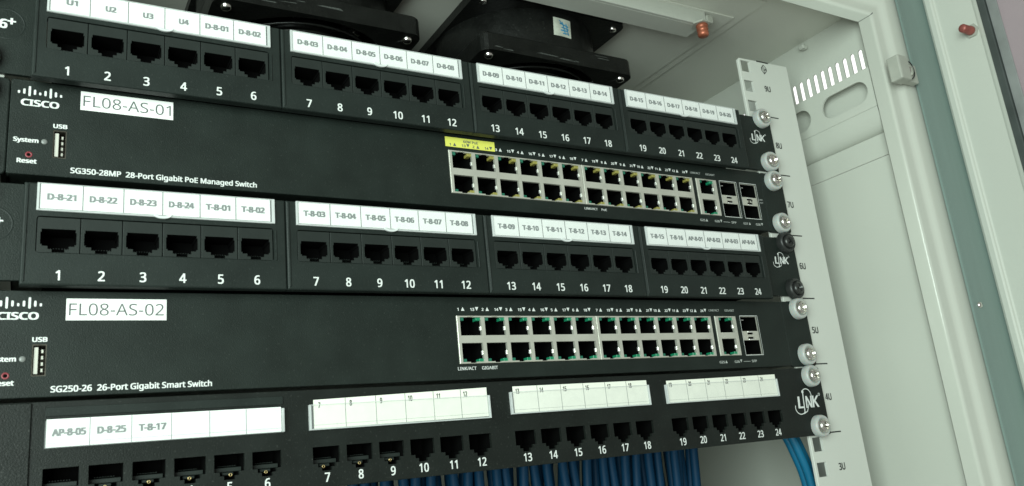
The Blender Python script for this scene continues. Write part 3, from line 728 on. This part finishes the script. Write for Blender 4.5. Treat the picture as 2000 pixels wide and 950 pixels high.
# ================================================================== FANS
def fan(label, x0, sticker):
    zb, zt = 386.0, 432.4; y0 = 30.0; cx, cy = x0+60, y0+60
    t = thing('cooling_fan', label, 'fan', (cx, cy, zb), 'fans hung under the cabinet roof')
    H = zt-zb
    def flange(z0, z1, holer):
        b = MB(); out = rrect(-60, 60, -60, 60, 7, 4); hole = circ(0, 0, holer, 40)
        n0 = len(b.bm.verts); b.plate(out, [hole], -z1, -z0, 0.9, back=True)
        for v in b.bm.verts: x, y, z = v.co; v.co = Vector((x, z, -y))
        return b
    flange(0, 12.5, 57).build('lower_flange', 'fan', t); flange(H-7, H, 57).build('upper_flange', 'fan', t)
    b = MB(); b.lathe([(57.2, 6), (58.2, 12.5), (58.2, H-7), (57.2, H-3), (56.4, H-3), (56.6, 6), (57.2, 6)], 48, 'Z'); b.build('housing', 'fan', t)
    b = MB(); b.lathe([(0.01, 10), (26, 10), (28, 12), (28, H-4), (0.01, H-4)], 32, 'Z'); b.build('motor_hub', 'fan', t)
    for k in range(7):
        b = MB(); A = []
        for s in range(6):
            r = 28+26*s/5; ring = []
            for e in (-1, 1):
                a = e*(0.30+0.05*s/5); z = 22+e*9*(1-0.25*s/5)
                ring.append((r*math.cos(a+0.05*s), r*math.sin(a+0.05*s), z))
            A.append([ring[0], ring[1], (ring[1][0], ring[1][1], ring[1][2]+1.4), (ring[0][0], ring[0][1], ring[0][2]+1.4)])
        b.loops(A, cap0=True, cap1=True)
        o = b.build('blade', 'blade', t); o.rotation_euler = (0, 0, 2*math.pi*k/7+0.2)
    b = MB()
    for r in (33, 41, 49, 56.5):
        b.tube([(r*math.cos(a), r*math.sin(a), 1.0) for a in [2*math.pi*i/40 for i in range(41)]], 0.75, 6, cap=False)
    b.build('guard_ring', 'fan', t)
    for k in range(4):
        b = MB(); a = math.pi/4+k*math.pi/2; b.tube([(22*math.cos(a), 22*math.sin(a), 2.0), (57.5*math.cos(a), 57.5*math.sin(a), 2.0), (74*math.cos(a), 74*math.sin(a), -0.4)], 0.8, 6); b.build('guard_spoke', 'fan', t)
    for sx in (-1, 1):
        for sy in (-1, 1):
            b = MB(); b.lathe([(0.01, -2.4), (1.6, -2.3), (2.8, -1.4), (3.1, -0.02)], 14, 'Z', (sx*52.5, sy*52.5, 0)); b.build('corner_screw', 'zinc', t)
            b = MB(); b.lathe([(2.2, 12.5), (2.2, 15.6), (0.01, 15.8)], 10, 'Z', (sx*52.5, sy*52.5, 0)); b.lathe([(0.01, H-9.0), (2.4, H-9.0), (2.6, H-7.0)], 10, 'Z', (sx*52.5, sy*52.5, 0)); b.build('corner_bolt', 'zinc', t)
    for k in range(7):          # worn, chalky rub marks along the front edge of the lower flange
        xx = random.uniform(-52, 40); zz = random.uniform(1.0, 10); ln = random.uniform(5, 20)
        b = MB(); b.face([(xx, -60.05, zz), (xx+ln, -60.05, zz+random.uniform(-.5, .5)), (xx+ln*0.9, -60.05, zz+random.uniform(.3, .9)), (xx+ln*0.2, -60.05, zz+random.uniform(.2, .8))]); b.build('rub_mark', 'rub', t)
    if not sticker:
        for px, py, ln, rz in ((-10, -18, 4, .5), (-1, -14, 5, .4), (-2, -5, 5, .5), (8, -11, 6, -.2), (13, -8, 5, -.5)):
            b = MB(); b.box(-ln/2, ln/2, -1.1, 1.1, -1.6, -0.6, 0.3); o = b.build('wire_terminal', 'zinc', t, (px+29, py-31, 9.0)); o.rotation_euler = (0.2, 0.15, rz)
    if sticker:
        def cyl(px, pz, dr): # on the curved housing, px in mm along the front
            a = math.asin(max(-1, min(1, px/58.3))); r = 58.3+dr; return (r*math.sin(a), -r*math.cos(a), pz)
        b = MB(); rows = []
        for j in range(2):
            rows.append([cyl(-3.6+14.5*i/8, 20.6+j*13.8-1.2*i/8*0, 0.05) for i in range(9)])
        b.loops([[cyl(-3.6+14.6*i/8+0.0, 20.8, 0.1) for i in range(9)], [cyl(-2.6+14.6*i/8, 34.4, 0.1) for i in range(9)]], closed=False)
        sk = b.build('hologram_sticker', 'holo', t)
        b = MB()
        for k, (u0, v0, u1, v1, w) in enumerate([(3.0, 30.5, 9.6, 29.0, 1.0), (4.0, 27.6, 9.8, 27.0, 0.9), (3.2, 25.4, 8.8, 25.6, 1.0), (4.6, 23.2, 9.4, 23.6, 0.8), (5.0, 31.6, 6.4, 22.8, 0.8), (8.0, 31.0, 9.2, 22.6, 0.8), (2.6, 32.6, 5.4, 29.6, 0.7)]):
            for pol in stroke([(u0, v0), (u1, v1)], w): b.face([cyl(a-0.6, z, 0.25+0.02*k) for a, z in pol])
        b.build('sticker_print', 'holo_blue', sk)
    return t
fan('black square cooling fan without a sticker, over port labels D-8-01 to D-8-06', -133.0, False)
fan('black square cooling fan with a small silver hologram sticker on its housing', 28.0, True)

# ================================================================== CABLES
def cable(pts, r, m, label, group):
    P = [Vector(p) for p in pts]; out = []
    for i in range(len(P)-1):      # Catmull-Rom
        p0, p1, p2, p3 = P[max(i-1, 0)], P[i], P[i+1], P[min(i+2, len(P)-1)]
        for k in range(5):
            u = k/5; out.append(0.5*((2*p1)+(p2-p0)*u+(2*p0-5*p1+4*p2-p3)*u*u+(3*p1-p0-3*p2+p3)*u**3))
    out.append(P[-1])
    base = Vector(pts[-1]); b = MB(); b.tube([p-base for p in out], r, 10)
    o = b.build('network_cable', m, None, base); o['label'] = label; o['category'] = 'cable'; o['group'] = group
    return o
for row, (yb, n, xa, xb) in enumerate(((62, 26, -60, 178), (72, 26, -54, 184), (84, 24, -50, 176))):
    for i in range(n):
        x = xa+(xb-xa)*i/(n-1)+random.uniform(-2.2, 2.2); y = yb+random.uniform(-3, 3)
        e = random.uniform(-6, 8)
        cable([(x-4, 44, 150+random.uniform(-4, 4)), (x-2, y-8, 147), (x, y, 134), (x+e*0.4, y+2, 108), (x+e, y+6, 72), (x+e*1.6-6, y+10, 20), (x-14, y+20, -14.5)], 2.9, 'cable',
              'blue network cable in the dense curtain hanging below the lowest patch panel', 'blue cables under the lowest panel')
for i, (dx, dy) in enumerate(((0, 0), (5.2, 2.4), (2.4, 6.6), (8.4, 7.2))):
    cable([(200+dx, 44+dy, 152), (212+dx, 30+dy, 149), (221+dx, 19+dy, 138), (228+dx, 17+dy, 122), (236+dx*1.1, 19+dy, 100), (242+dx, 24+dy, 60), (246+dx, 30+dy, 0), (244+dx, 36+dy, -14.5)], 2.9, 'cable2',
          'bright blue network cable passing behind the white mounting rail', 'blue cables behind the rail')
